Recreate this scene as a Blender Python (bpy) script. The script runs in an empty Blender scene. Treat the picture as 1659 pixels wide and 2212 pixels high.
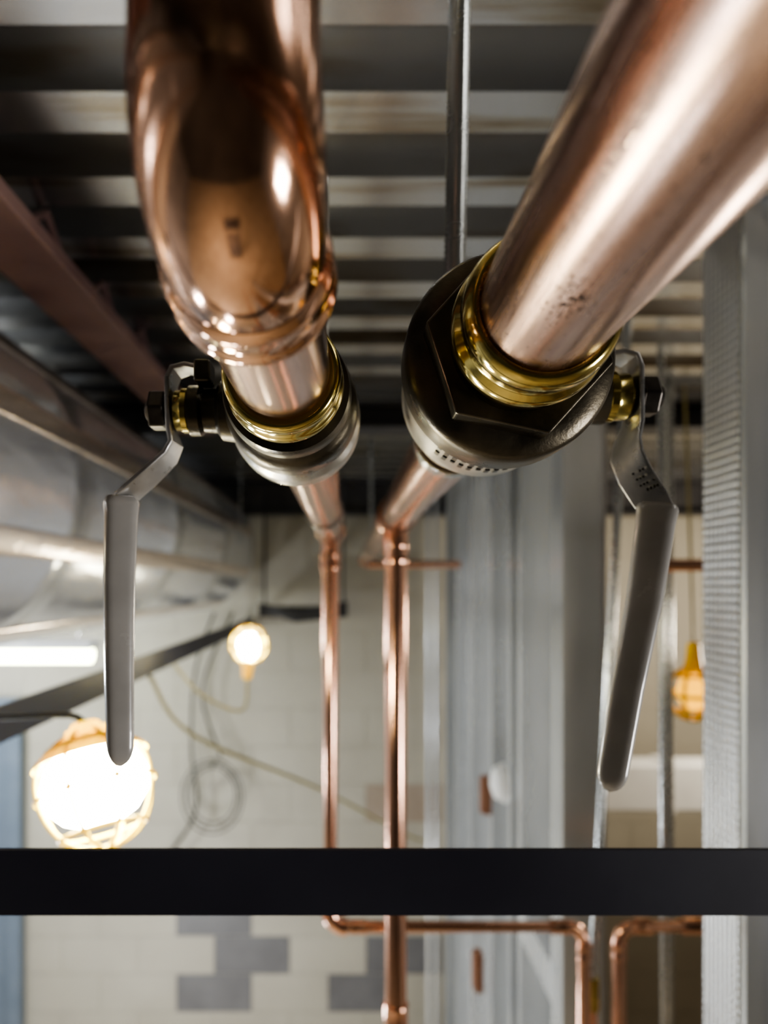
import bpy, math, random
from mathutils import Vector, Matrix
random.seed(4)
CAM_H = 2.695          # camera height above the floor; geometry below is written relative to eye level
scene = bpy.context.scene

# ------------------------------------------------------------------ materials
def new_mat(name):
    m = bpy.data.materials.new(name); m.use_nodes = True
    nt = m.node_tree
    return m, nt, nt.nodes["Principled BSDF"]

def surf(name, c1, c2=None, metal=0.0, rough=0.5, rvar=0.0, nscale=8, stretch=(1,1,1), bump=0.0, bscale=None,
         detail=6, coat=0.0, lo=0.35, hi=0.65, bdist=0.002):
    m, nt, b = new_mat(name)
    N, L = nt.nodes, nt.links
    tc = N.new("ShaderNodeTexCoord"); mp = N.new("ShaderNodeMapping")
    mp.inputs["Scale"].default_value = stretch
    L.new(tc.outputs["Object"], mp.inputs["Vector"])
    nz = N.new("ShaderNodeTexNoise"); nz.inputs["Scale"].default_value = nscale; nz.inputs["Detail"].default_value = detail
    L.new(mp.outputs[0], nz.inputs["Vector"])
    cr = N.new("ShaderNodeValToRGB")
    cr.color_ramp.elements[0].position = lo; cr.color_ramp.elements[1].position = hi
    cr.color_ramp.elements[0].color = (*c1, 1); cr.color_ramp.elements[1].color = (*(c2 or c1), 1)
    L.new(nz.outputs["Fac"], cr.inputs[0]); L.new(cr.outputs[0], b.inputs["Base Color"])
    b.inputs["Metallic"].default_value = metal
    if rvar:
        mr = N.new("ShaderNodeMapRange"); mr.inputs[1].default_value = .3; mr.inputs[2].default_value = .7
        mr.inputs[3].default_value = max(.02, rough - rvar); mr.inputs[4].default_value = rough + rvar
        L.new(nz.outputs["Fac"], mr.inputs[0]); L.new(mr.outputs[0], b.inputs["Roughness"])
    else:
        b.inputs["Roughness"].default_value = rough
    if bump:
        n2 = N.new("ShaderNodeTexNoise"); n2.inputs["Scale"].default_value = bscale or nscale * 4; n2.inputs["Detail"].default_value = 4
        L.new(mp.outputs[0], n2.inputs["Vector"])
        bp = N.new("ShaderNodeBump"); bp.inputs["Strength"].default_value = bump; bp.inputs["Distance"].default_value = bdist
        L.new(n2.outputs["Fac"], bp.inputs["Height"]); L.new(bp.outputs[0], b.inputs["Normal"])
    b.inputs["Coat Weight"].default_value = coat
    return m

def emis(name, col, s):
    m, nt, b = new_mat(name)
    b.inputs["Base Color"].default_value = (*col, 1)
    b.inputs["Emission Color"].default_value = (*col, 1); b.inputs["Emission Strength"].default_value = s
    return m

M_elbow = surf("polished_copper", (.74,.47,.33), (.60,.35,.23), 1, .11, .04, 14, bump=.18, bscale=40, bdist=.0009)
M_stub  = surf("bright_copper", (.86,.61,.50), (.78,.51,.41), 1, .18, .05, 20, (1,.25,1), bump=.08, bscale=120, bdist=.0004)
M_cop   = surf("copper_tube", (.80,.48,.35), (.68,.38,.26), 1, .19, .06, 12, bump=.05, bscale=80, bdist=.0005)
M_brass = surf("brass", (.60,.49,.18), (.44,.35,.11), 1, .14, .05, 60, bump=.1, bscale=200, bdist=.0003)
M_bronze= surf("shaded_bronze", (.052,.045,.033), (.105,.09,.064), .85, .34, .1, 40, bump=.35, bscale=500, bdist=.0004)  # valve bronze with the shade of the front faces put into its colour
M_cast  = surf("lit_bronze", (.38,.365,.32), (.56,.53,.48), .9, .34, .1, 40, bump=.35, bscale=500, bdist=.0004)  # lighter copy of the valve bronze, the lit body side put into its colour
M_dark  = surf("dark_steel", (.04,.036,.032), (.08,.072,.065), .9, .38, .08, 60, bump=.2, bscale=300, bdist=.0003)
M_strap = surf("plated_steel", (.48,.48,.475), (.62,.615,.60), .95, .32, .08, 60, bump=.15, bscale=400, bdist=.0003)
M_grip  = surf("grey_vinyl", (.27,.262,.25), (.33,.32,.305), .0, .22, .06, 30, bump=.12, bscale=90, coat=.7, bdist=.0006)
M_rod   = surf("zinc_rod", (.66,.68,.67), (.52,.54,.53), 1, .25, .05, 40)
M_foil  = surf("foil_wrap", (.84,.86,.90), (.72,.74,.79), .80, .22, .06, 1.6, (1,.35,1), bump=.5, bscale=5, bdist=.03)
M_seam  = surf("foil_tape", (.92,.80,.72), (.82,.70,.62), .85, .22, .05, 9, bump=.3, bscale=40)
M_maroon= surf("red_primer_steel", (.10,.052,.050), (.15,.088,.08), .1, .5, .1, 9, bump=.2, bscale=60)
M_navy  = surf("navy_painted_steel", (.016,.016,.028), (.022,.023,.038), .0, .5, .05, 7, bump=.1, bscale=150, bdist=.0005)
M_black = surf("black_rubber", (.012,.012,.013), (.03,.03,.03), 0, .5)
M_beam  = surf("dark_beam_paint", (.030,.029,.032), (.05,.048,.05), .3, .5)
M_stud  = surf("galvanised_stud", (.62,.645,.67), (.78,.805,.83), .65, .24, .06, 5, (1,1,.25), bump=.05, bscale=20)
M_gyp   = surf("gypsum_board", (.34,.34,.33), (.40,.39,.38), 0, .8, 0, 5)
M_cream = surf("cream_block_paint", (.335,.31,.255), (.37,.345,.285), 0, .6, 0, 3, bump=.3, bscale=90)
M_greyb = surf("grey_block_paint", (.115,.112,.115), (.14,.137,.14), 0, .6, 0, 6, bump=.4, bscale=90)
M_tanb  = surf("tan_block_paint", (.27,.215,.165), (.30,.245,.195), 0, .6, 0, 6)
M_mort  = surf("mortar", (.325,.30,.245), (.36,.335,.275), 0, .8, 0, 10)
M_conc  = surf("plywood_dust_floor", (.42,.34,.24), (.54,.45,.33), 0, .75, 0, 3, bump=.2)
M_paint = surf("grey_wall_paint", (.30,.30,.31), (.42,.42,.43), 0, .7, 0, 1.5)
M_dkwall= surf("dark_wall_paint", (.04,.037,.035), (.07,.065,.06), 0, .8, 0, 1.5)
M_door  = surf("blue_grey_door", (.11,.14,.18), (.13,.16,.20), 0, .4)
M_white = surf("white_plastic", (.70,.70,.69), (.75,.75,.74), 0, .4)
M_cord  = surf("yellow_cord", (.32,.27,.10), (.37,.32,.14), 0, .5)
M_box   = surf("rust_box", (.25,.11,.06), (.3,.15,.09), .3, .5)
M_alu   = surf("ladder_grey", (.05,.045,.045), (.08,.07,.07), 0, .5)
M_bulb  = emis("lit_bulb", (1.0,.94,.70), 120)
M_bulb_far = emis("lit_bulb_far", (1.0,.95,.72), 90)
M_bulb_dim = emis("lit_bulb_dim", (1.0,.50,.01), 2.2)
M_tube  = emis("lamp_diffuser", (.93,1.0,.60), 26)

def yellow_glow():
    m = surf("yellow_guard_plastic", (.92,.66,.002), (1.0,.76,.006), 0, .35)
    b = m.node_tree.nodes["Principled BSDF"]
    b.inputs["Transmission Weight"].default_value = .3
    return m
M_yel2 = yellow_glow()

def deck_mat():
    m, nt, b = new_mat("galvanised_deck"); N, L = nt.nodes, nt.links
    tc = N.new("ShaderNodeTexCoord")
    mp = N.new("ShaderNodeMapping"); mp.inputs["Scale"].default_value = (1.2, 14, 6); L.new(tc.outputs["Object"], mp.inputs[0])
    nz = N.new("ShaderNodeTexNoise"); nz.inputs["Scale"].default_value = 1.6; nz.inputs["Detail"].default_value = 8; L.new(mp.outputs[0], nz.inputs[0])
    cr = N.new("ShaderNodeValToRGB"); e = cr.color_ramp.elements
    e[0].position = .30; e[0].color = (.24,.18,.11,1)
    e[1].position = .47; e[1].color = (.56,.56,.56,1)
    x = e.new(.39); x.color = (.42,.375,.31,1)
    L.new(nz.outputs["Fac"], cr.inputs[0]); L.new(cr.outputs[0], b.inputs["Base Color"])
    b.inputs["Metallic"].default_value = .97; b.inputs["Roughness"].default_value = .24
    bp = N.new("ShaderNodeBump"); bp.inputs["Strength"].default_value = .15; bp.inputs["Distance"].default_value = .003
    L.new(nz.outputs["Fac"], bp.inputs["Height"]); L.new(bp.outputs[0], b.inputs["Normal"])
    return m
M_deck = deck_mat()

def dimple_stud():
    m, nt, b = new_mat("knurled_stud"); N, L = nt.nodes, nt.links
    tc = N.new("ShaderNodeTexCoord"); vo = N.new("ShaderNodeTexVoronoi"); vo.inputs["Scale"].default_value = 80; vo.inputs["Randomness"].default_value = .1
    L.new(tc.outputs["Object"], vo.inputs["Vector"])
    bp = N.new("ShaderNodeBump"); bp.inputs["Strength"].default_value = 1.0; bp.inputs["Distance"].default_value = .005
    L.new(vo.outputs["Distance"], bp.inputs["Height"]); L.new(bp.outputs[0], b.inputs["Normal"])
    b.inputs["Base Color"].default_value = (.46,.465,.465,1); b.inputs["Metallic"].default_value = .7; b.inputs["Roughness"].default_value = .35
    return m
M_knurl = dimple_stud()

def big_pipe_mat():
    """satin copper with fine axial scratches, solder specks near the joint"""
    m, nt, b = new_mat("satin_copper"); N, L = nt.nodes, nt.links
    tc = N.new("ShaderNodeTexCoord")
    mp = N.new("ShaderNodeMapping"); mp.inputs["Scale"].default_value = (1, .06, 1); L.new(tc.outputs["Object"], mp.inputs[0])
    n1 = N.new("ShaderNodeTexNoise"); n1.inputs["Scale"].default_value = 260; n1.inputs["Detail"].default_value = 5; L.new(mp.outputs[0], n1.inputs[0])
    n2 = N.new("ShaderNodeTexNoise"); n2.inputs["Scale"].default_value = 22; n2.inputs["Detail"].default_value = 5; L.new(tc.outputs["Object"], n2.inputs[0])
    cr = N.new("ShaderNodeValToRGB"); e = cr.color_ramp.elements
    e[0].position = .3; e[0].color = (.54,.355,.285,1); e[1].position = .7; e[1].color = (.67,.465,.385,1)
    L.new(n2.outputs["Fac"], cr.inputs[0])
    n3 = N.new("ShaderNodeTexNoise"); n3.inputs["Scale"].default_value = 560; n3.inputs["Detail"].default_value = 2; L.new(tc.outputs["Object"], n3.inputs[0])
    mpd = N.new("ShaderNodeMapping"); mpd.vector_type='POINT'; mpd.inputs["Scale"].default_value=(1,.45,1); L.new(tc.outputs["Object"], mpd.inputs[0])
    vm = N.new("ShaderNodeVectorMath"); vm.operation = 'DISTANCE'; vm.inputs[1].default_value = (.0695, .2190*.45, .0875)
    L.new(mpd.outputs[0], vm.inputs[0])
    g = N.new("ShaderNodeMapRange"); g.inputs[1].default_value = .001; g.inputs[2].default_value = .010; g.inputs[3].default_value = .19; g.inputs[4].default_value = 0.0
    L.new(vm.outputs["Value"], g.inputs[0])
    ad = N.new("ShaderNodeMath"); ad.operation = 'ADD'; L.new(n3.outputs["Fac"], ad.inputs[0]); L.new(g.outputs[0], ad.inputs[1])
    th = N.new("ShaderNodeMapRange"); th.inputs[1].default_value = .68; th.inputs[2].default_value = .71; L.new(ad.outputs[0], th.inputs[0])
    mx = N.new("ShaderNodeMix"); mx.data_type = 'RGBA'; L.new(th.outputs[0], mx.inputs[0]); L.new(cr.outputs[0], mx.inputs[6]); mx.inputs[7].default_value = (.04,.03,.028,1)
    L.new(mx.outputs[2], b.inputs["Base Color"])
    b.inputs["Metallic"].default_value = 1
    mr = N.new("ShaderNodeMapRange"); mr.inputs[1].default_value = .3; mr.inputs[2].default_value = .7; mr.inputs[3].default_value = .19; mr.inputs[4].default_value = .31
    L.new(n1.outputs["Fac"], mr.inputs[0]); L.new(mr.outputs[0], b.inputs["Roughness"])
    b1 = N.new("ShaderNodeBump"); b1.inputs["Strength"].default_value = .14; b1.inputs["Distance"].default_value = .0004; L.new(n1.outputs["Fac"], b1.inputs["Height"])
    b2 = N.new("ShaderNodeBump"); b2.inputs["Strength"].default_value = .6; b2.inputs["Distance"].default_value = .0006; L.new(th.outputs[0], b2.inputs["Height"]); L.new(b1.outputs[0], b2.inputs["Normal"])
    L.new(b2.outputs[0], b.inputs["Normal"])
    return m
M_big = big_pipe_mat()

# ------------------------------------------------------------------ mesh helpers
def mesh_obj(name, V, F, mat, parent=None, smooth=True, mats=None, fm=None, angle=40):
    me = bpy.data.meshes.new(name); me.from_pydata([tuple(v) for v in V], [], F); me.update()
    for mt in (mats or [mat]): me.materials.append(mt)
    if fm:
        for p, i in zip(me.polygons, fm): p.material_index = i
    o = bpy.data.objects.new(name, me); bpy.context.collection.objects.link(o)
    import bmesh
    bm = bmesh.new(); bm.from_mesh(me); bmesh.ops.recalc_face_normals(bm, faces=bm.faces)
    if smooth:
        for f in bm.faces: f.smooth = True
        for e in bm.edges:
            if len(e.link_faces) == 2 and e.calc_face_angle(0) > math.radians(angle): e.smooth = False
    bm.to_mesh(me); bm.free()
    if parent: o.parent = parent
    return o

def empty(name):
    o = bpy.data.objects.new(name, None); o.empty_display_size = .05
    bpy.context.collection.objects.link(o); return o

def frame(axis):
    a = Vector(axis).normalized()
    r = Vector((0,0,1)) if abs(a.z) < .9 else Vector((1,0,0))
    u = a.cross(r).normalized(); v = a.cross(u).normalized()
    return a, u, v

def lathe(name, origin, axis, prof, mat, parent=None, n=64, caps=True, angle=30):
    a, u, v = frame(axis); o = Vector(origin); V = []; F = []
    for (t, r) in prof:
        for i in range(n):
            th = 2*math.pi*i/n
            V.append(o + a*t + (u*math.cos(th) + v*math.sin(th))*r)
    for j in range(len(prof)-1):
        for i in range(n):
            k = (i+1) % n
            F.append((j*n+i, j*n+k, (j+1)*n+k, (j+1)*n+i))
    if caps:
        F.append(tuple(range(n))); F.append(tuple((len(prof)-1)*n+i for i in range(n)))
    return mesh_obj(name, V, F, mat, parent, angle=angle)

def tube(name, pts, rad, mat, parent=None, n=24, caps=True):
    pts = [Vector(p) for p in pts]; rads = rad if isinstance(rad, (list, tuple)) else [rad]*len(pts)
    V = []; F = []; u = None
    for i, p in enumerate(pts):
        if i == 0: t = pts[1]-p
        elif i == len(pts)-1: t = p-pts[i-1]
        else: t = (pts[i+1]-p).normalized() + (p-pts[i-1]).normalized()
        t.normalize()
        if u is None: _, u, _ = frame(t)
        u = (u - t*u.dot(t)).normalized(); v = t.cross(u)
        for k in range(n):
            th = 2*math.pi*k/n
            V.append(p + (u*math.cos(th) + v*math.sin(th))*rads[i])
    for j in range(len(pts)-1):
        for i in range(n):
            k = (i+1) % n; F.append((j*n+i, j*n+k, (j+1)*n+k, (j+1)*n+i))
    if caps:
        F.append(tuple(range(n))); F.append(tuple((len(pts)-1)*n+i for i in range(n)))
    return mesh_obj(name, V, F, mat, parent)

def arc(c, R, a0, a1, e1, e2, n=16):
    c = Vector(c); e1 = Vector(e1); e2 = Vector(e2)
    return [c + e1*R*math.cos(a0+(a1-a0)*i/n) + e2*R*math.sin(a0+(a1-a0)*i/n) for i in range(n+1)]

def smooth_path(pts, k=8):
    P=[Vector(p) for p in pts]; out=[]
    for i in range(len(P)-1):
        p0=P[max(0,i-1)];p1=P[i];p2=P[i+1];p3=P[min(len(P)-1,i+2)]
        for j in range(k):
            t=j/k
            out.append(.5*((2*p1)+(-p0+p2)*t+(2*p0-5*p1+4*p2-p3)*t*t+(-p0+3*p1-3*p2+p3)*t**3))
    out.append(P[-1]); return out

def box(name, lo, hi, mat, parent=None, bev=0.0):
    x0,y0,z0 = lo; x1,y1,z1 = hi
    V = [(x0,y0,z0),(x1,y0,z0),(x1,y1,z0),(x0,y1,z0),(x0,y0,z1),(x1,y0,z1),(x1,y1,z1),(x0,y1,z1)]
    F = [(0,1,2,3),(4,5,6,7),(0,1,5,4),(1,2,6,5),(2,3,7,6),(3,0,4,7)]
    o = mesh_obj(name, V, F, mat, parent, smooth=False)
    if bev:
        b = o.modifiers.new("bev", 'BEVEL'); b.width = bev; b.segments = 3
    return o

def sweep(name, rings, mat, parent=None, n=32, ex=4.0, angle=40):
    V = []; F = []
    for (c, a, b) in rings:
        c, a, b = Vector(c), Vector(a), Vector(b)
        for i in range(n):
            th = 2*math.pi*i/n; cs, sn = math.cos(th), math.sin(th)
            V.append(c + a*math.copysign(abs(cs)**(2/ex), cs) + b*math.copysign(abs(sn)**(2/ex), sn))
    for j in range(len(rings)-1):
        for i in range(n):
            k = (i+1) % n; F.append((j*n+i, j*n+k, (j+1)*n+k, (j+1)*n+i))
    F.append(tuple(range(n))); F.append(tuple((len(rings)-1)*n+i for i in range(n)))
    return mesh_obj(name, V, F, mat, parent, angle=angle)

def extrude_profile(name, prof, axis, a0, a1, mat, parent=None, smooth=False, closed=True):
    def P(p, t):
        return {'x': (t,p[0],p[1]), 'y': (p[0],t,p[1]), 'z': (p[0],p[1],t)}[axis]
    n = len(prof); V = [P(p,a0) for p in prof] + [P(p,a1) for p in prof]
    F = [(i,(i+1)%n,(i+1)%n+n,i+n) for i in range(n if closed else n-1)]
    if closed: F += [tuple(range(n)), tuple(range(n,2*n))]
    return mesh_obj(name, V, F, mat, parent, smooth=smooth)

# ------------------------------------------------------------------ room shell
FL = -CAM_H; H = .54
box("floor", (-3.2,-2.2,FL-.1), (3.2,4.1,FL), M_conc)
box("wall_left", (-3.3,-2.2,FL), (-3.2,4.1,H+.15), M_paint)
box("wall_right", (3.2,-2.2,FL), (3.3,4.1,H+.15), M_paint)
box("wall_front", (-3.2,-2.3,FL), (3.2,-2.2,H+.15), M_dkwall)
pitch = .164; prof = []; y = .7785-18*.164
DD=.066
while y < 3.95:
    prof += [(y,H),(y+.071,H),(y+.077,H+DD),(y+.158,H+DD)]
    y += pitch
top = [(p[0], p[1]+.004) for p in reversed(prof)]
extrude_profile("ceiling", prof+top, 'x', -3.2, 3.2, M_deck)
wb = empty("wall_back")
box("mortar_bed", (-3.2,3.803,FL), (3.2,3.98,H), M_mort, wb)
V=[];F=[];fm=[]
rows = int((H-FL)/.203)+1
accent = {(2,-.713),(3,-.507),(2,.099),(3,.305),(4,-.713)}
for r in range(rows):
    zc = FL+.1015+r*.203
    off = -.713 if r % 2 == 0 else -.510
    k0 = int((-3.2-off)/.406)
    for k in range(k0, 11):
        xc = off+k*.406
        x0,x1 = max(xc-.201,-3.2), min(xc+.201,3.2)
        z0,z1 = zc-.0995, min(zc+.0995,H)
        if x1-x0 < .02 or z1-z0 < .01: continue
        b0 = len(V)
        V += [(x0,3.80,z0),(x1,3.80,z0),(x1,3.80,z1),(x0,3.80,z1),(x0,3.806,z0),(x1,3.806,z0),(x1,3.806,z1),(x0,3.806,z1)]
        F += [tuple(b0+i for i in q) for q in ((0,1,2,3),(0,1,5,4),(1,2,6,5),(2,3,7,6),(3,0,4,7))]
        mi = 0
        if any(a[0]==r and abs(a[1]-xc)<.06 for a in accent): mi = 1
        if r == 7 and abs(xc-.1)<.21 and xc>0: mi = 2
        fm += [mi]*5
mesh_obj("blocks", V, F, None, wb, smooth=False, mats=[M_cream,M_greyb,M_tanb], fm=fm)
d = empty("door_1")
box("leaf", (-2.66,3.76,FL), (-1.79,3.795,-.66), M_door, d)
box("jamb", (-1.79,3.73,FL), (-1.72,3.795,-.60), M_door, d)
box("jamb_hinge", (-2.73,3.73,FL), (-2.66,3.795,-.60), M_door, d)
box("head", (-2.66,3.73,-.66), (-1.79,3.795,-.60), M_door, d)
ibx = lambda yc,z0,z1,w: [(yc-w/2,z0),(yc+w/2,z0),(yc+w/2,z0+.008),(yc+.004,z0+.008),(yc+.004,z1-.008),(yc+w/2,z1-.008),(yc+w/2,z1),(yc-w/2,z1),(yc-w/2,z1-.008),(yc-.004,z1-.008),(yc-.004,z0+.008),(yc-w/2,z0+.008)]
extrude_profile("steel_beam", ibx(2.15,.465,H,.10), 'x', -3.2, 3.2, M_beam)
extrude_profile("steel_beam", ibx(3.70,.36,H,.14), 'x', -3.2, 3.2, M_beam)
bj = empty("primed_bar_joist")
box("bottom_chord", (-.490,.1,.440), (-.392,2.09,.462), M_maroon, bj, bev=.003)
yy=.2
while yy < 2.0:
    tube("web_rod", [(-.442,yy,.458),(-.442,yy+.12,H+.004),(-.442,yy+.24,.458)], .007, M_maroon, bj, n=10); yy+=.24
an = empty("dark_steel_angle")
extrude_profile("angle", [(-.50,-.176),(-.506,-.176),(-.506,-.224),(-.55,-.224),(-.55,-.230),(-.50,-.230)], 'y', .7, 3.79, M_navy, an)

# ------------------------------------------------------------------ foil duct
dk = empty("foil_insulated_duct")
DX,DZ,DR = -.76,.175,.305
prof=[(-1.6,DR)]
yy=-1.6
while yy < 3.35:
    prof += [(yy+.02,DR),(yy+.6,DR*.997),(yy+.605,DR*1.004),(yy+.66,DR*1.004),(yy+.665,DR*.997)]; yy += .72
prof += [(3.45,DR),(3.55,DR*.98),(3.60,DR*.86),(3.62,DR*.6)]
lathe("jacket", (DX,0,DZ), (0,1,0), prof, M_foil, dk, n=96, angle=50)
for ang in (-22, 14, 40, -60):
    a = math.radians(ang); cx = DX+math.cos(a)*(DR+.001); cz = DZ+math.sin(a)*(DR+.001)
    t = Vector((-math.sin(a),0,math.cos(a)))*.022; nn = Vector((math.cos(a),0,math.sin(a)))*.003
    rings=[((cx,yq,cz), t, nn) for yq in (-1.5,0,1.5,3.4)]
    sweep("seam_tape", rings, M_seam, dk, n=16, ex=3)
for yh in (.15, 3.0):
    for sx in (-.31,.31):
        tube("hanger_strap", [(DX+sx,yh,DZ),(DX+sx,yh,H+.01)], .004, M_rod, dk, n=8)

# ------------------------------------------------------------------ left copper line with elbow
LX,LZ,LR = -.0305,.0975,.0225
lp = empty("copper_pipe")
tube("stub", [(LX,.215,LZ),(LX,.34,LZ)], LR, M_stub, lp, n=64)
tube("run", [(LX,.47,LZ),(LX,1.30,LZ)], LR, M_stub, lp, n=48)
el = empty("copper_elbow")
RB=.036; YC=.214
path = [(LX,YC+.004,LZ)] + arc((LX,YC,LZ+RB), RB, -math.pi/2, -math.pi, (0,1,0), (0,0,1), 32)
path += [(LX,YC-RB,LZ+RB+.002+.03*i) for i in range(0,5)]
rads=[]
for i in range(len(path)):
    t = min(1,max(0,i/32)); rads.append(.0240 + .0012*math.sin(math.pi*t))
tube("bend", path, rads, M_elbow, el, n=96)
lathe("socket_cup", (LX,0,LZ), (0,1,0), [(.2085,.0243),(.2095,.0250),(.2115,.0262),(.2130,.0266),(.2145,.0262),(.2160,.0257),(.2175,.0256),(.2235,.0257),(.2250,.0264),(.2265,.0272),(.2285,.0275),(.2300,.0272),(.2308,.0262),(.2300,.0250),(.226,.0240),(.222,.0226)], M_elbow, el, n=128, caps=False, angle=70)
lathe("upper_cup", (LX,YC-RB,0), (0,0,1), [(.238,.0245),(.240,.0262),(.27,.0262),(.272,.0245)], M_elbow, el, n=64, caps=False)
tube("riser", [(LX,YC-RB,.235),(LX,YC-RB,H+.055)], LR, M_cop, el, n=48)

# right copper line
RX,RZ,RR = .080,.112,.027
rp = empty("copper_pipe")
tube("near_run", [(RX,-.9,RZ),(RX,0,RZ),(RX,.1,RZ),(RX,.2,RZ),(RX,.30,RZ)], RR, M_big, rp, n=128)
tube("far_run", [(RX,.47,RZ),(RX,3.45,RZ)], RR, M_stub, rp, n=48)
for i in range(20):
    if i in (5,11,12): continue
    yq=.140+.0028*i; th=math.radians(219)
    for j in range(3):
        if random.random()<.35: continue
        tt=th+math.radians(-3.2+3.2*j)
        c=Vector((RX+math.cos(tt)*RR,yq+random.uniform(-.0004,.0004),RZ+math.sin(tt)*RR))
        e1=Vector((-math.sin(tt),0,math.cos(tt))); e3=Vector((math.cos(tt),0,math.sin(tt)))*.00016
        if random.random()<.5: sweep("mill_mark",[(c-e1*.0007,Vector((0,.00024,0)),e3),(c+e1*.0007,Vector((0,.00024,0)),e3)],M_stub,rp,n=8,ex=3)
        else: sweep("mill_mark",[(c-Vector((0,.0008,0)),e1*.00024,e3),(c+Vector((0,.0008,0)),e1*.00024,e3)],M_stub,rp,n=8,ex=3)

def fitting(name, c, axis, r, ln, parent, mat=M_cop):
    lathe(name, c, axis, [(-ln/2,r*1.0),(-ln/2,r*1.13),(-ln/2+.003,r*1.17),(-ln/2+.006,r*1.12),(ln/2-.006,r*1.12),(ln/2-.003,r*1.17),(ln/2,r*1.13),(ln/2,r)], mat, parent, n=40, caps=False)

def drop(name, x, y, z, r, zend, mainr, cups=()):
    p = empty(name)
    fitting("tee_run", (x,y,z), (0,1,0), mainr, .10, p)
    tube("tee_branch", [(x,y,z-.01),(x,y,z-mainr-.03)], r*1.14, M_cop, p, n=40)
    fitting("branch_cup", (x,y,z-mainr-.035), (0,0,1), r, .03, p)
    tube("riser", [(x,y,z-mainr),(x,y,zend)], r, M_cop, p, n=40)
    for c in cups: fitting("coupling", (x,y,c), (0,0,1), r, .05, p)
    return p
drop("copper_drop_pipe", RX, 1.17, RZ, .018, FL, RR, cups=(-.715,))
ld = empty("copper_branch_pipe")
fitting("end_tee", (LX,1.29,LZ), (0,1,0), LR, .09, ld)
fitting("branch_cup", (LX,1.29,LZ-.055), (0,0,1), .0165, .03, ld)
zh=-.622
tube("drop", [(LX,1.29,LZ-.02),(LX,1.29,zh+.03)] + arc((LX+.03,1.29,zh+.03), .03, math.pi, 1.5*math.pi, (1,0,0),(0,0,1), 10), .0165, M_cop, ld, n=32)
tube("cross_run", [(LX+.03,1.29,zh),(.40,1.29,zh)] + arc((.40,1.29,zh-.03), .03, math.pi/2, 0, (1,0,0),(0,0,1), 10) + [(.43,1.29,FL)], .0115, M_cop, ld, n=28)
fitting("elbow_cup", (LX+.05,1.29,zh), (1,0,0), .0115, .03, ld)
fitting("elbow_cup_end", (.385,1.29,zh), (1,0,0), .0115, .03, ld)
fitting("elbow_cup_down", (.43,1.29,zh-.045), (0,0,1), .0115, .03, ld)
b2 = empty("copper_branch_pipe")
tube("run", [(1.1,1.36,-.655),(.55,1.36,-.655)] + arc((.55,1.36,-.685), .03, math.pi/2, math.pi, (1,0,0),(0,0,1), 10) + [(.52,1.36,FL)], .0135, M_cop, b2, n=28)
fitting("cup_h", (.565,1.36,-.655), (1,0,0), .0135, .03, b2)
fitting("cup_v", (.52,1.36,-.70), (0,0,1), .0135, .03, b2)
fitting("coupling", (.66,1.36,-.655), (1,0,0), .0135, .04, b2)
b3 = empty("copper_branch_pipe")
fitting("tee", (RX,2.95,RZ-.01), (0,1,0), RR, .09, b3)
tube("branch", [(RX,2.95,RZ-.03),(.47,2.95,RZ-.03)], .016, M_cop, b3, n=24)
b4 = empty("copper_branch_pipe")
tube("run", [(.66,1.5,.04),(1.3,1.5,.04)], .013, M_cop, b4, n=24)
tube("drop", [(1.3,1.5,.053),(1.3,1.5,FL)], .013, M_cop, b4, n=24)

# ------------------------------------------------------------------ ball valves
def hexa(name, origin, axis, r, t0, t1, mat, parent, rot=0.0, bev=.0012):
    a,u,v = frame(axis); o=Vector(origin); V=[]
    for t in (t0,t1):
        for i in range(6):
            th = rot+math.pi/3*i; V.append(o+a*t+(u*math.cos(th)+v*math.sin(th))*r)
    F=[(i,(i+1)%6,(i+1)%6+6,i+6) for i in range(6)]+[tuple(range(6)),tuple(range(6,12))]
    ob = mesh_obj(name,V,F,mat,parent,smooth=False)
    b=ob.modifiers.new("bev",'BEVEL'); b.width=bev; b.segments=3
    return ob

def plate(name, pts, half_w, half_t, mat, parent):
    rings=[]
    for i,(p,w) in enumerate(pts):
        p=Vector(p); w=Vector(w).normalized()
        if i==0: t=Vector(pts[1][0])-p
        elif i==len(pts)-1: t=p-Vector(pts[i-1][0])
        else: t=(Vector(pts[i+1][0])-p).normalized()+(p-Vector(pts[i-1][0])).normalized()
        t.normalize(); w=(w-t*w.dot(t)).normalized(); th=t.cross(w).normalized()
        hw = half_w[i] if isinstance(half_w,(list,tuple)) else half_w
        rings.append((p,w*hw,th*half_t))
    return sweep(name, rings, mat, parent, n=32, ex=9)

def grip(name, pts, wdir, w0, w1, t0, t1, parent):
    pts=[Vector(p) for p in pts]; rings=[]
    cum=[0]
    for i in range(1,len(pts)): cum.append(cum[-1]+(pts[i]-pts[i-1]).length)
    T=cum[-1]
    def at(s):
        s=max(0,min(T,s))
        for i in range(1,len(pts)):
            if s<=cum[i]+1e-9:
                f=(s-cum[i-1])/(cum[i]-cum[i-1]); return pts[i-1].lerp(pts[i],f),(pts[i]-pts[i-1]).normalized()
        return pts[-1],(pts[-1]-pts[-2]).normalized()
    ss=[0,.0008,.002,.004]+[T*k/14 for k in range(1,13)]+[T-.012,T-.009,T-.006,T-.0035,T-.0015,T-.0004,T]
    for s in sorted(ss):
        p,t=at(s); w=Vector(wdir); w=(w-t*w.dot(t)).normalized(); th=t.cross(w).normalized()
        f=s/T; sc=1.0
        if s<.004: sc=.86+.14*math.sqrt(s/.004)
        e=T-s
        if e<.012: sc=math.sqrt(max(.02,1-((.012-e)/.012)**2))
        lip = 1.06 if .0008<s<.007 else 1.0
        rings.append((p, w*(w0+(w1-w0)*f)*sc*lip, th*(t0+(t1-t0)*f)*max(sc,.25)*lip))
    return sweep(name, rings, M_grip, parent, n=40, ex=3.6, angle=70)

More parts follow.
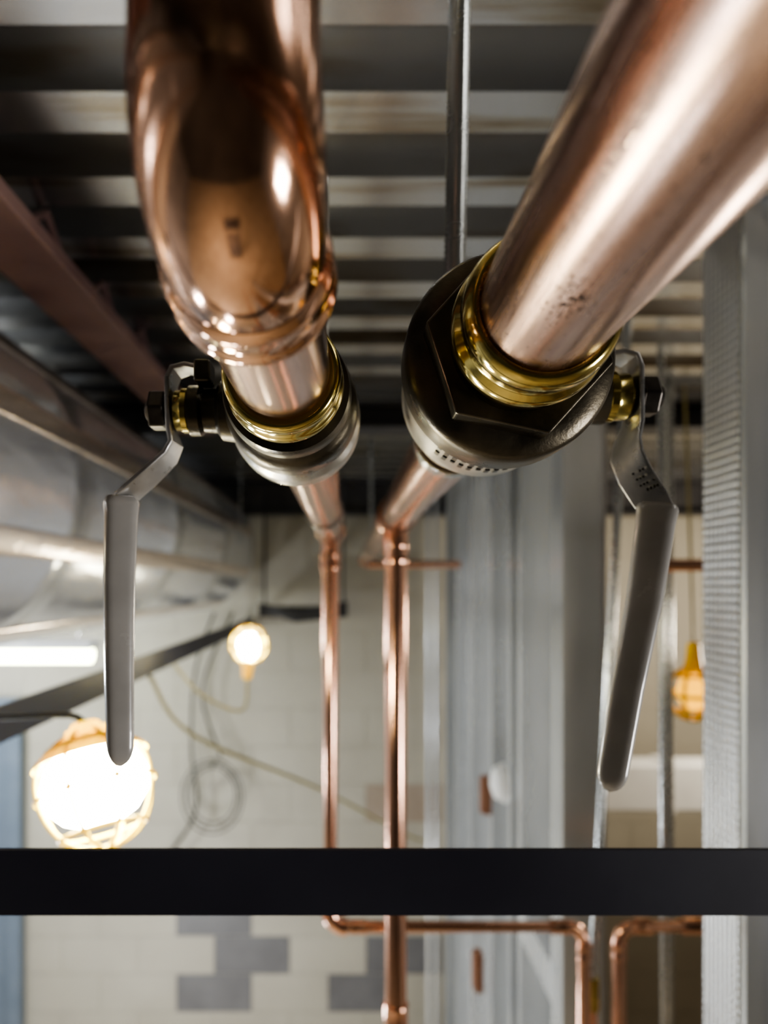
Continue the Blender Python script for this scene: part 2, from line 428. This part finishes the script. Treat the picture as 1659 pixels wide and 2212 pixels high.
# ---- right valve
v = empty("ball_valve")
o=(RX,0,RZ)
lathe("solder_socket", o, (0,1,0), [(.2835,.0270),(.2825,.0282),(.283,.0300),(.285,.0318),(.289,.0330),(.294,.0333),(.296,.0322),(.299,.0316),(.302,.0322),(.304,.0340),(.308,.0350),(.313,.0350),(.316,.0340),(.319,.0325),(.332,.0325)], M_brass, v, n=96, caps=False, angle=70)
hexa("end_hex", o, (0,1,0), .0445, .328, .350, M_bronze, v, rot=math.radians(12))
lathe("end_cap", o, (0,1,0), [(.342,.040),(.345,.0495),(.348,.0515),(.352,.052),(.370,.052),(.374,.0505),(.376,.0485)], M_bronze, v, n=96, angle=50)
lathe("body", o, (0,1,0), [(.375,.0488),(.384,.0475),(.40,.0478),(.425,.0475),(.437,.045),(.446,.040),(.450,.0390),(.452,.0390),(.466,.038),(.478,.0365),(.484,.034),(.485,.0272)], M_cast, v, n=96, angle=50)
lathe("far_socket", o, (0,1,0), [(.483,.0272),(.483,.0305),(.498,.0305),(.500,.0275)], M_brass, v, n=64)
YS=.425
lathe("stem_boss", (0,YS,RZ), (1,0,0), [(.115,.021),(.128,.020),(.131,.0155),(.142,.0145),(.145,.0165),(.153,.0165),(.154,.013)], M_bronze, v, n=48)
lathe("packing_nut", (0,YS,RZ), (1,0,0), [(.153,.0135),(.154,.0150),(.158,.0152),(.160,.0140),(.166,.0138),(.168,.012)], M_brass, v, n=48)
lathe("stem", (0,YS,RZ), (1,0,0), [(.160,.0065),(.187,.0065),(.188,.0055)], M_dark, v, n=32)
hexa("stem_nut", (0,YS,RZ), (1,0,0), .0125, .174, .184, M_dark, v)
box("stop_lug", (.119,YS-.02,RZ-.027), (.128,YS-.006,RZ-.012), M_bronze, v, bev=.0015)
W=(0,-1,0)
plate("lever_strap", [((.150,YS,.1345),W),((.162,YS,.1365),W),((.169,YS,.1340),W),((.1715,YS,.127),W),((.1715,YS,.112),W),((.1708,YS,.096),(.1,-1,0)),((.1675,YS,.086),(.35,-1,.1)),((.1665,YS-.002,.076),(.7,-.9,.3)),((.171,YS-.003,.0645),(.85,-.75,.5)),((.1790,YS-.004,.0515),(.9,-.6,.5)),((.1835,YS-.004,.044),(.9,-.6,.3)),((.1835,YS-.004,.036),(.9,-.6,.2))],
      [.009,.0105,.0120,.0125,.0125,.0120,.0110,.0105,.0102,.0100,.0095,.0085], .0016, M_strap, v)
grip("lever_grip", [(.1842,YS-.004,.0475),(.176,YS-.004,-.01),(.166,YS-.004,-.06),(.1555,YS-.004,-.1225)], (.9,-.35,0), .0112,.0086,.0085,.0075, v)
for r_ in range(4):
    for c_ in range(5):
        if random.random()<.8:
            px = .1700+.0022*r_; pz=.0655-.0034*r_
            dx = (c_-2)*.0020
            box("stamp_mark", (px+dx*.8, YS-.0108-dx*.35, pz+dx*.4), (px+dx*.8+.0013, YS-.0100-dx*.35, pz+dx*.4+.0011+.0008*random.random()), M_dark, v)
for i in range(9):
    th = math.radians(-128+i*6.0)
    for j in range(2):
        yq=.388+.012*j; rr=.0480
        c=Vector((RX+math.cos(th)*rr, yq, RZ+math.sin(th)*rr)); t=Vector((-math.sin(th),0,math.cos(th)))
        sweep("cast_mark", [(c-Vector((0,.0035,0)), t*.0014, Vector((math.cos(th),0,math.sin(th)))*.0007),(c+Vector((0,.0035*(1 if (i+j)%3 else -.2),0)), t*.0014, Vector((math.cos(th),0,math.sin(th)))*.0007)], M_dark, v, n=8, ex=6)

# ---- left valve
v2 = empty("ball_valve")
o=(LX,0,LZ)
lathe("solder_socket", o, (0,1,0), [(.3245,.0225),(.324,.0245),(.3245,.0264),(.327,.0276),(.330,.0280),(.333,.0276),(.335,.0268),(.338,.0268),(.340,.0280),(.343,.0290),(.347,.0290),(.350,.0282),(.356,.028)], M_brass, v2, n=96, caps=False, angle=70)
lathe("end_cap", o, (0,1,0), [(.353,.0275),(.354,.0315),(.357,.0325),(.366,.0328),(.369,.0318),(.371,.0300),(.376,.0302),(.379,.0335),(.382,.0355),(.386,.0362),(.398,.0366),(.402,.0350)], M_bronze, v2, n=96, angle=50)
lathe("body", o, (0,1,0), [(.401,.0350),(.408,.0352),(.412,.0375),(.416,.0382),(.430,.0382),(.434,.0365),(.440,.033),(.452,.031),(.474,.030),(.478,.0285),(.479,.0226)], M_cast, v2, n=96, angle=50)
YL=.400
lathe("stem_boss", (0,YL,LZ), (-1,0,0), [(.060,.018),(.070,.0165),(.073,.0125),(.080,.0120),(.082,.014),(.088,.014),(.089,.011)], M_bronze, v2, n=48)
lathe("packing_nut", (0,YL,LZ), (-1,0,0), [(.088,.0115),(.089,.0125),(.092,.0125),(.0935,.0115),(.096,.0112)], M_brass, v2, n=48)
lathe("stem", (0,YL,LZ), (-1,0,0), [(.09,.0055),(.112,.0055),(.113,.0045)], M_dark, v2, n=32)
hexa("stem_nut", (0,YL,LZ), (-1,0,0), .0115, .1015, .1105, M_dark, v2)
box("stop_lug", (-.083,YL-.018,LZ+.012), (-.074,YL-.002,LZ+.024), M_bronze, v2, bev=.0015)
plate("lever_strap", [((-.077,YL,.1195),W),((-.090,YL,.1215),W),((-.0965,YL,.1195),W),((-.0990,YL,.114),W),((-.0990,YL,.098),W),((-.0985,YL,.086),W),((-.0965,YL,.079),(-.1,-1,0)),((-.1000,YL,.0715),(-.2,-1,.1)),((-.1100,YL-.002,.0610),(-.3,-.95,.2)),((-.1210,YL-.003,.0510),(-.4,-.9,.1)),((-.1270,YL-.003,.044),(-.8,-.7,0)),((-.1272,YL-.003,.036),(-.9,-.6,0))],
      [.007,.0090,.0105,.0110,.0110,.0105,.0100,.0092,.0086,.0084,.0084,.0075], .0014, M_strap, v2)
grip("lever_grip", [(-.1262,YL-.003,.0490),(-.1275,YL-.003,.0),(-.1275,YL-.003,-.05),(-.1268,YL-.003,-.1015)], (-.9,-.4,0), .0092,.0072,.0078,.0062, v2)

# ------------------------------------------------------------------ hangers and rods
def rod(name, p0, p1, r, thread=True, parent=None):
    p0=Vector(p0);p1=Vector(p1);a=(p1-p0);Ln=a.length
    if thread:
        nseg=int(Ln/.0022); pr=[]
        for i in range(nseg+1): pr.append((Ln*i/nseg, r if i%2 else r*.86))
    else: pr=[(0,r),(Ln,r)]
    return lathe(name,p0,a,pr,M_rod,parent,n=20,angle=80)
def clevis(name, x,y,z,r, rr, lean=0.0):
    h=empty(name)
    pts=[(x+math.cos(t)*(r+.002),y,z+math.sin(t)*(r+.002)) for t in [2*math.pi*i/40 for i in range(41)]]
    rings=[]
    for i,p in enumerate(pts):
        t=2*math.pi*i/40; n_=Vector((math.cos(t),0,math.sin(t))); rings.append((p,Vector((0,.009,0)),n_*.0014))
    sweep("ring", rings, M_rod, h, n=16, ex=8)
    hexa("nut", (x,y,z+r+.008), (0,0,1), rr*1.9, -.005, .006, M_rod, h)
    rod("threaded_rod", (x,y,z+r+.001), (x+lean,y,H+.04), rr, True, h)
clevis("clevis_hanger", RX,.54,RZ,RR,.0085,lean=.008)
clevis("clevis_hanger", RX,2.4,RZ,RR,.006)
clevis("clevis_hanger", LX,.95,LZ,LR,.0045)
r1=empty("hanging_rod"); rod("rod",(.4756,1.38,-.764),(.549,1.38,H+.04),.009,True,r1)
lathe("rod_coupling",(.4756,1.38,-.795),(0,0,1),[(-.03,.009),(-.03,.014),(.03,.014),(.03,.009)],M_brass,r1,n=20)
tube("lower_pipe",[(.4756,1.38,-.81),(.4756,1.38,FL)],.009,M_cop,r1,n=20)
r2=empty("hanging_rod"); rod("rod",(.73,1.62,FL),(.715,1.62,H+.04),.008,False,r2)
r3=empty("hanging_rod"); rod("rod",(.86,1.9,FL),(.86,1.9,H+.04),.012,False,r3)

st = empty("strut_trapeze")
extrude_profile("angle", [(.450,-.1685),(.454,-.1685),(.454,-.2060),(.492,-.2060),(.492,-.2100),(.450,-.2100)], 'x', -1.25, 1.25, M_navy, st)
for x in (-1.15,.95):
    rod("rod",(x,.475,-.23),(x,.475,H+.04),.006,False,st)

# ------------------------------------------------------------------ stud wall on the right
sw = empty("wall_stud_partition")
def cstud(x, y, w=.092, fl=.041, name="stud", parent=None, mat=M_stud):
    t=.0022
    pf=[(x,y),(x+w,y),(x+w,y+fl),(x+w-.010,y+fl),(x+w-.010,y+fl-t),(x+w-t,y+fl-t),(x+w-t,y+t),(x+t,y+t),(x+t,y+fl-t),(x+.010,y+fl-t),(x+.010,y+fl),(x,y+fl)]
    return extrude_profile(name, pf, 'z', FL, H, mat, parent)
ys=[1.65,2.05,2.45,2.85,3.25,3.60]
for yq in ys: cstud(.50,yq,parent=sw)
cstud(.50,1.70,parent=sw); cstud(.50,2.16,parent=sw)
box("board", (.594,1.66,FL),(.606,3.64,H-.02), M_gyp, sw)
for zt in (H-.05, FL):
    box("track", (.497,1.64,zt),(.595,3.64,zt+.05), M_stud, sw)
box("blocking", (.498,1.69,-1.02),(.502,2.05,-.93), M_stud, sw)
nj = empty("steel_stud_jamb")
box("flange", (.55,1.0,FL),(.553,1.098,H), M_knurl, nj)
box("web", (.553,1.0,FL),(.70,1.003,H), M_stud, nj)
box("web_rear", (.553,1.095,FL),(.645,1.098,H), M_stud, nj)
box("lip", (.553,.985,FL),(.575,1.0,H), M_stud, nj)
bx = empty("junction_box"); box("box_body",(.47,2.46,-.80),(.50,2.50,-.67), M_box, bx, bev=.003); box("cover",(.465,2.465,-.795),(.47,2.495,-.675), M_box, bx)
bx = empty("junction_box"); box("box_body",(.47,2.60,-1.50),(.50,2.66,-1.36), M_box, bx, bev=.003); box("cover",(.465,2.605,-1.49),(.47,2.655,-1.37), M_box, bx)
sh = empty("white_junction_cover"); lathe("housing",(.50,2.25,-.63),(-1,0,0),[(0,.055),(.02,.055),(.035,.045),(.045,.02)],M_white,sh,n=32); lathe("base_plate",(.50,2.25,-.63),(-1,0,0),[(0,.062),(.006,.062)],M_white,sh,n=32)  # small white junction cover on the studs
tr = empty("white_duct"); box("duct_body",(.62,2.9,-.93),(3.19,3.05,-.74), M_white, tr, bev=.01); box("joint_band",(1.30,2.895,-.935),(1.34,3.055,-.735), M_white, tr)
for i,xq in enumerate((.40,.44)):
    c=empty("electrical_conduit"); tube("conduit",[(xq,3.5,FL),(xq,3.5,H)],.011,M_stud,c,n=16); lathe("strap_clip",(xq,3.5,-.3),(0,0,1),[(-.01,.014),(.01,.014)],M_stud,c,n=16)
cd=empty("cable_tray"); box("tray",(-.43,3.45,-.16),(.0,3.60,-.11), M_beam, cd)
for i in range(5): tube("cable",[(-.43+.02*i,3.44,-.10-.01*i),(-.25,3.43,-.13-.012*i),(.0,3.44,-.09-.015*i)],.008,M_black,cd,n=10)
for x in (-.41,-.02): tube("support",[(x,3.52,-.12),(x,3.52,H)],.006,M_beam,cd,n=8)

# ------------------------------------------------------------------ caged string lights
def cage_light(name, c, axis, s, bulbmat, cagemat, cord=None, hs=1.0, shroud=False, bulb=1.0, cordmat=None, ribs=8, rr=.0030):
    h=empty(name); a,u,w=frame(axis); c=Vector(c)
    lathe("bulb", c, axis, [(-.050*s,.012*s*bulb),(-.040*s,.022*s*bulb),(-.022*s,.034*s*bulb),(0,.040*s*bulb),(.020*s,.038*s*bulb),(.038*s,.027*s*bulb),(.047*s,.014*s*bulb),(.050*s,.003*s)], bulbmat, h, n=32, angle=80)
    lathe("socket", c, axis, [(-(.05+.075*hs)*s,.010*s),(-(.05+.07*hs)*s,.016*s),(-(.05+.035*hs)*s,.019*s),(-.06*s,.024*s),(-.046*s,.026*s),(-.046*s,.015*s)], cagemat, h, n=32)
    if shroud:
        lathe("shroud", c, axis, [(-.05*s,.026*s),(-.042*s,.046*s),(-.030*s,.060*s),(-.024*s,.063*s),(-.024*s,.061*s),(-.030*s,.058*s),(-.042*s,.044*s),(-.048*s,.024*s)], cagemat, h, n=40, caps=False, angle=60)
    for i in range(ribs):
        th=2*math.pi*i/ribs; d=u*math.cos(th)+w*math.sin(th)
        pts=[]
        for (t,r) in [(-.055,.022),(-.045,.040),(-.02,.060),(.01,.064),(.04,.056),(.062,.038),(.074,.012)]:
            pts.append(c+a*t*s+d*r*s)
        tube("guard_rib", smooth_path(pts,4), rr*s, cagemat, h, n=8)
    for (t,r) in [(-.04,.047),(.01,.0645),(.055,.046),(.074,.012)]:
        tube("guard_ring", [c+a*t*s+(u*math.cos(q)+w*math.sin(q))*r*s for q in [2*math.pi*k/32 for k in range(33)]], rr*s, cagemat, h, n=8, caps=False)
    if cord: tube("cord", smooth_path([c-a*(.05+.07*hs)*s]+[Vector(p) for p in cord],6), .0040, cordmat or M_cord, h, n=10)
    return h
cage_light("caged_work_light", (-.284,.80,-.222), (.30,-.35,-.88), 1.0, M_bulb, M_yel2, cord=[(-.33,.84,-.155),(-.42,.88,-.165),(-.499,.92,-.176)], hs=.25, shroud=True, bulb=1.46, cordmat=M_black, ribs=8, rr=.0024)
cage_light("caged_work_light", (-.277,2.0,-.175), (.1,-.3,.9), .80, M_bulb_far, M_yel2, cord=[(-.30,2.02,-.36),(-.42,2.05,-.32),(-.50,2.05,-.232)], rr=.0045)
cage_light("caged_work_light", (.975,2.0,-.30), (0,0,-1), 1.1, M_bulb_dim, M_yel2, cord=[(.97,2.0,.0),(.95,2.0,H)], rr=.0045)
cd=empty("power_cord")
tube("cord",smooth_path([(-.50,1.8,-.235),(-.45,2.1,-.45),(-.1,2.6,-.75),(.25,3.2,-1.12),(.38,3.45,-1.25)]),.006,M_cord,cd,n=10)
cl=empty("cable_coil")
for k in range(3):
    R=.12+.02*k; tube("loop",[(-.70+R*math.cos(t),3.70-.012*k,-1.10+1.2*R*math.sin(t)) for t in [2*math.pi*i/40 for i in range(41)]],.004,M_black,cl,n=8,caps=False)
tube("lead",smooth_path([(-.70,3.74,-.15),(-.80,3.74,-.45),(-.82,3.73,-.85),(-.80,3.74,-1.2),(-1.0,3.76,-1.5)]),.007,M_black,cl,n=8)
tube("lead_2",smooth_path([(-.60,3.74,-.15),(-.76,3.72,-.55),(-.66,3.71,-.9)]),.006,M_black,cl,n=8)
tube("hook",[(-.70,3.66,-.94),(-.70,3.795,-.94)],.006,M_black,cl,n=8)
sl=empty("linear_shop_light")
box("housing",(-1.62,2.9,-.27),(-1.05,3.02,-.235), M_white, sl, bev=.004)
lathe("diffuser",(-1.62,2.94,-.29),(1,0,0),[(0,.01),(.01,.036),(.56,.036),(.57,.01)],M_tube,sl,n=24)
for x in (-1.55,-1.12): tube("wire",[(x,2.96,-.24),(x,2.96,H)],.002,M_rod,sl,n=6)

# unseen ladder shape below / behind the lens, added for its dark reflection in the elbow
ldr=empty("reflection_ladder")
box("top_cap",(-.20,-.34,-1.10),(.20,-.20,-1.07),M_alu,ldr,bev=.004)
for sx in (-1,1):
    tube("front_rail",[(sx*.17,-.22,-1.10),(sx*.26,.12,FL)],.016,M_alu,ldr,n=8)
    tube("rear_rail",[(sx*.17,-.32,-1.10),(sx*.24,-.95,FL)],.013,M_alu,ldr,n=8)
for k in range(1,6):
    f=k/6; zz=-1.10+(FL+1.10)*f; yy=-.22+.34*f; xx=.17+.09*f
    box("step",(-xx,yy-.05,zz),(xx,yy+.03,zz+.02),M_alu,ldr)

# ------------------------------------------------------------------ lights
def area(name, loc, target, size, power, col, spread=180):
    l=bpy.data.lights.new(name,'AREA'); l.size=size; l.energy=power; l.color=col; l.spread=math.radians(spread)
    o=bpy.data.objects.new(name,l); bpy.context.collection.objects.link(o)
    o.location=loc; o.rotation_euler=(Vector(target)-Vector(loc)).to_track_quat('-Z','Y').to_euler(); return o
def point(name, loc, power, col, r=.06):
    l=bpy.data.lights.new(name,'POINT'); l.energy=power; l.color=col; l.shadow_soft_size=r
    o=bpy.data.objects.new(name,l); bpy.context.collection.objects.link(o); o.location=loc; return o
area("fill_floor_bounce", (-.7,.1,-.75), (-.3,-.1,-2.7), .5, 22, (1,.95,.86), 120)  # added fill, unseen: brightens the floor for the copper to reflect
area("fill_rear_right", (2.4,-.3,-.9), (.1,.4,.05), .5, 6, (1,.97,.94), 60)  # added fill, unseen: lifts the valve fronts and levers
point("fill_left", (-2.0,2.7,-.35), 95, (.90,.95,1.0), .12)  # added fill outside the frame for the back wall and stud flanges
point("room_lamp_right", (1.9,2.6,-.2), 60, (1,.88,.70), .12)
point("fill_low", (-.9,2.6,-1.95), 38, (.94,.97,1.0), .12)  # added fill below the frame for the wall and partition
point("fill_near_left", (-1.6,1.9,-1.2), 55, (.88,.94,1.0), .10)  # added fill outside the frame to brighten the duct

w=bpy.data.worlds.new("World"); scene.world=w; w.use_nodes=True
w.node_tree.nodes["Background"].inputs[0].default_value=(.5,.55,.6,1); w.node_tree.nodes["Background"].inputs[1].default_value=.15
try: scene.view_settings.look='AgX - Medium High Contrast'
except Exception: pass

# ------------------------------------------------------------------ camera
cam=bpy.data.cameras.new("camera"); co=bpy.data.objects.new("camera",cam); bpy.context.collection.objects.link(co)
co.location=(0,0,0); co.rotation_euler=(math.pi/2,0,0)
cam.sensor_fit='VERTICAL'; cam.sensor_height=36; cam.lens=24.97
cam.shift_x=.0359; cam.shift_y=.0705; cam.clip_start=.01
cam.dof.use_dof=True; cam.dof.focus_distance=.33; cam.dof.aperture_fstop=5.2
scene.camera=co
bpy.context.view_layer.update()
for ob in list(bpy.data.objects):
    if ob.parent is None: ob.location.z += CAM_H
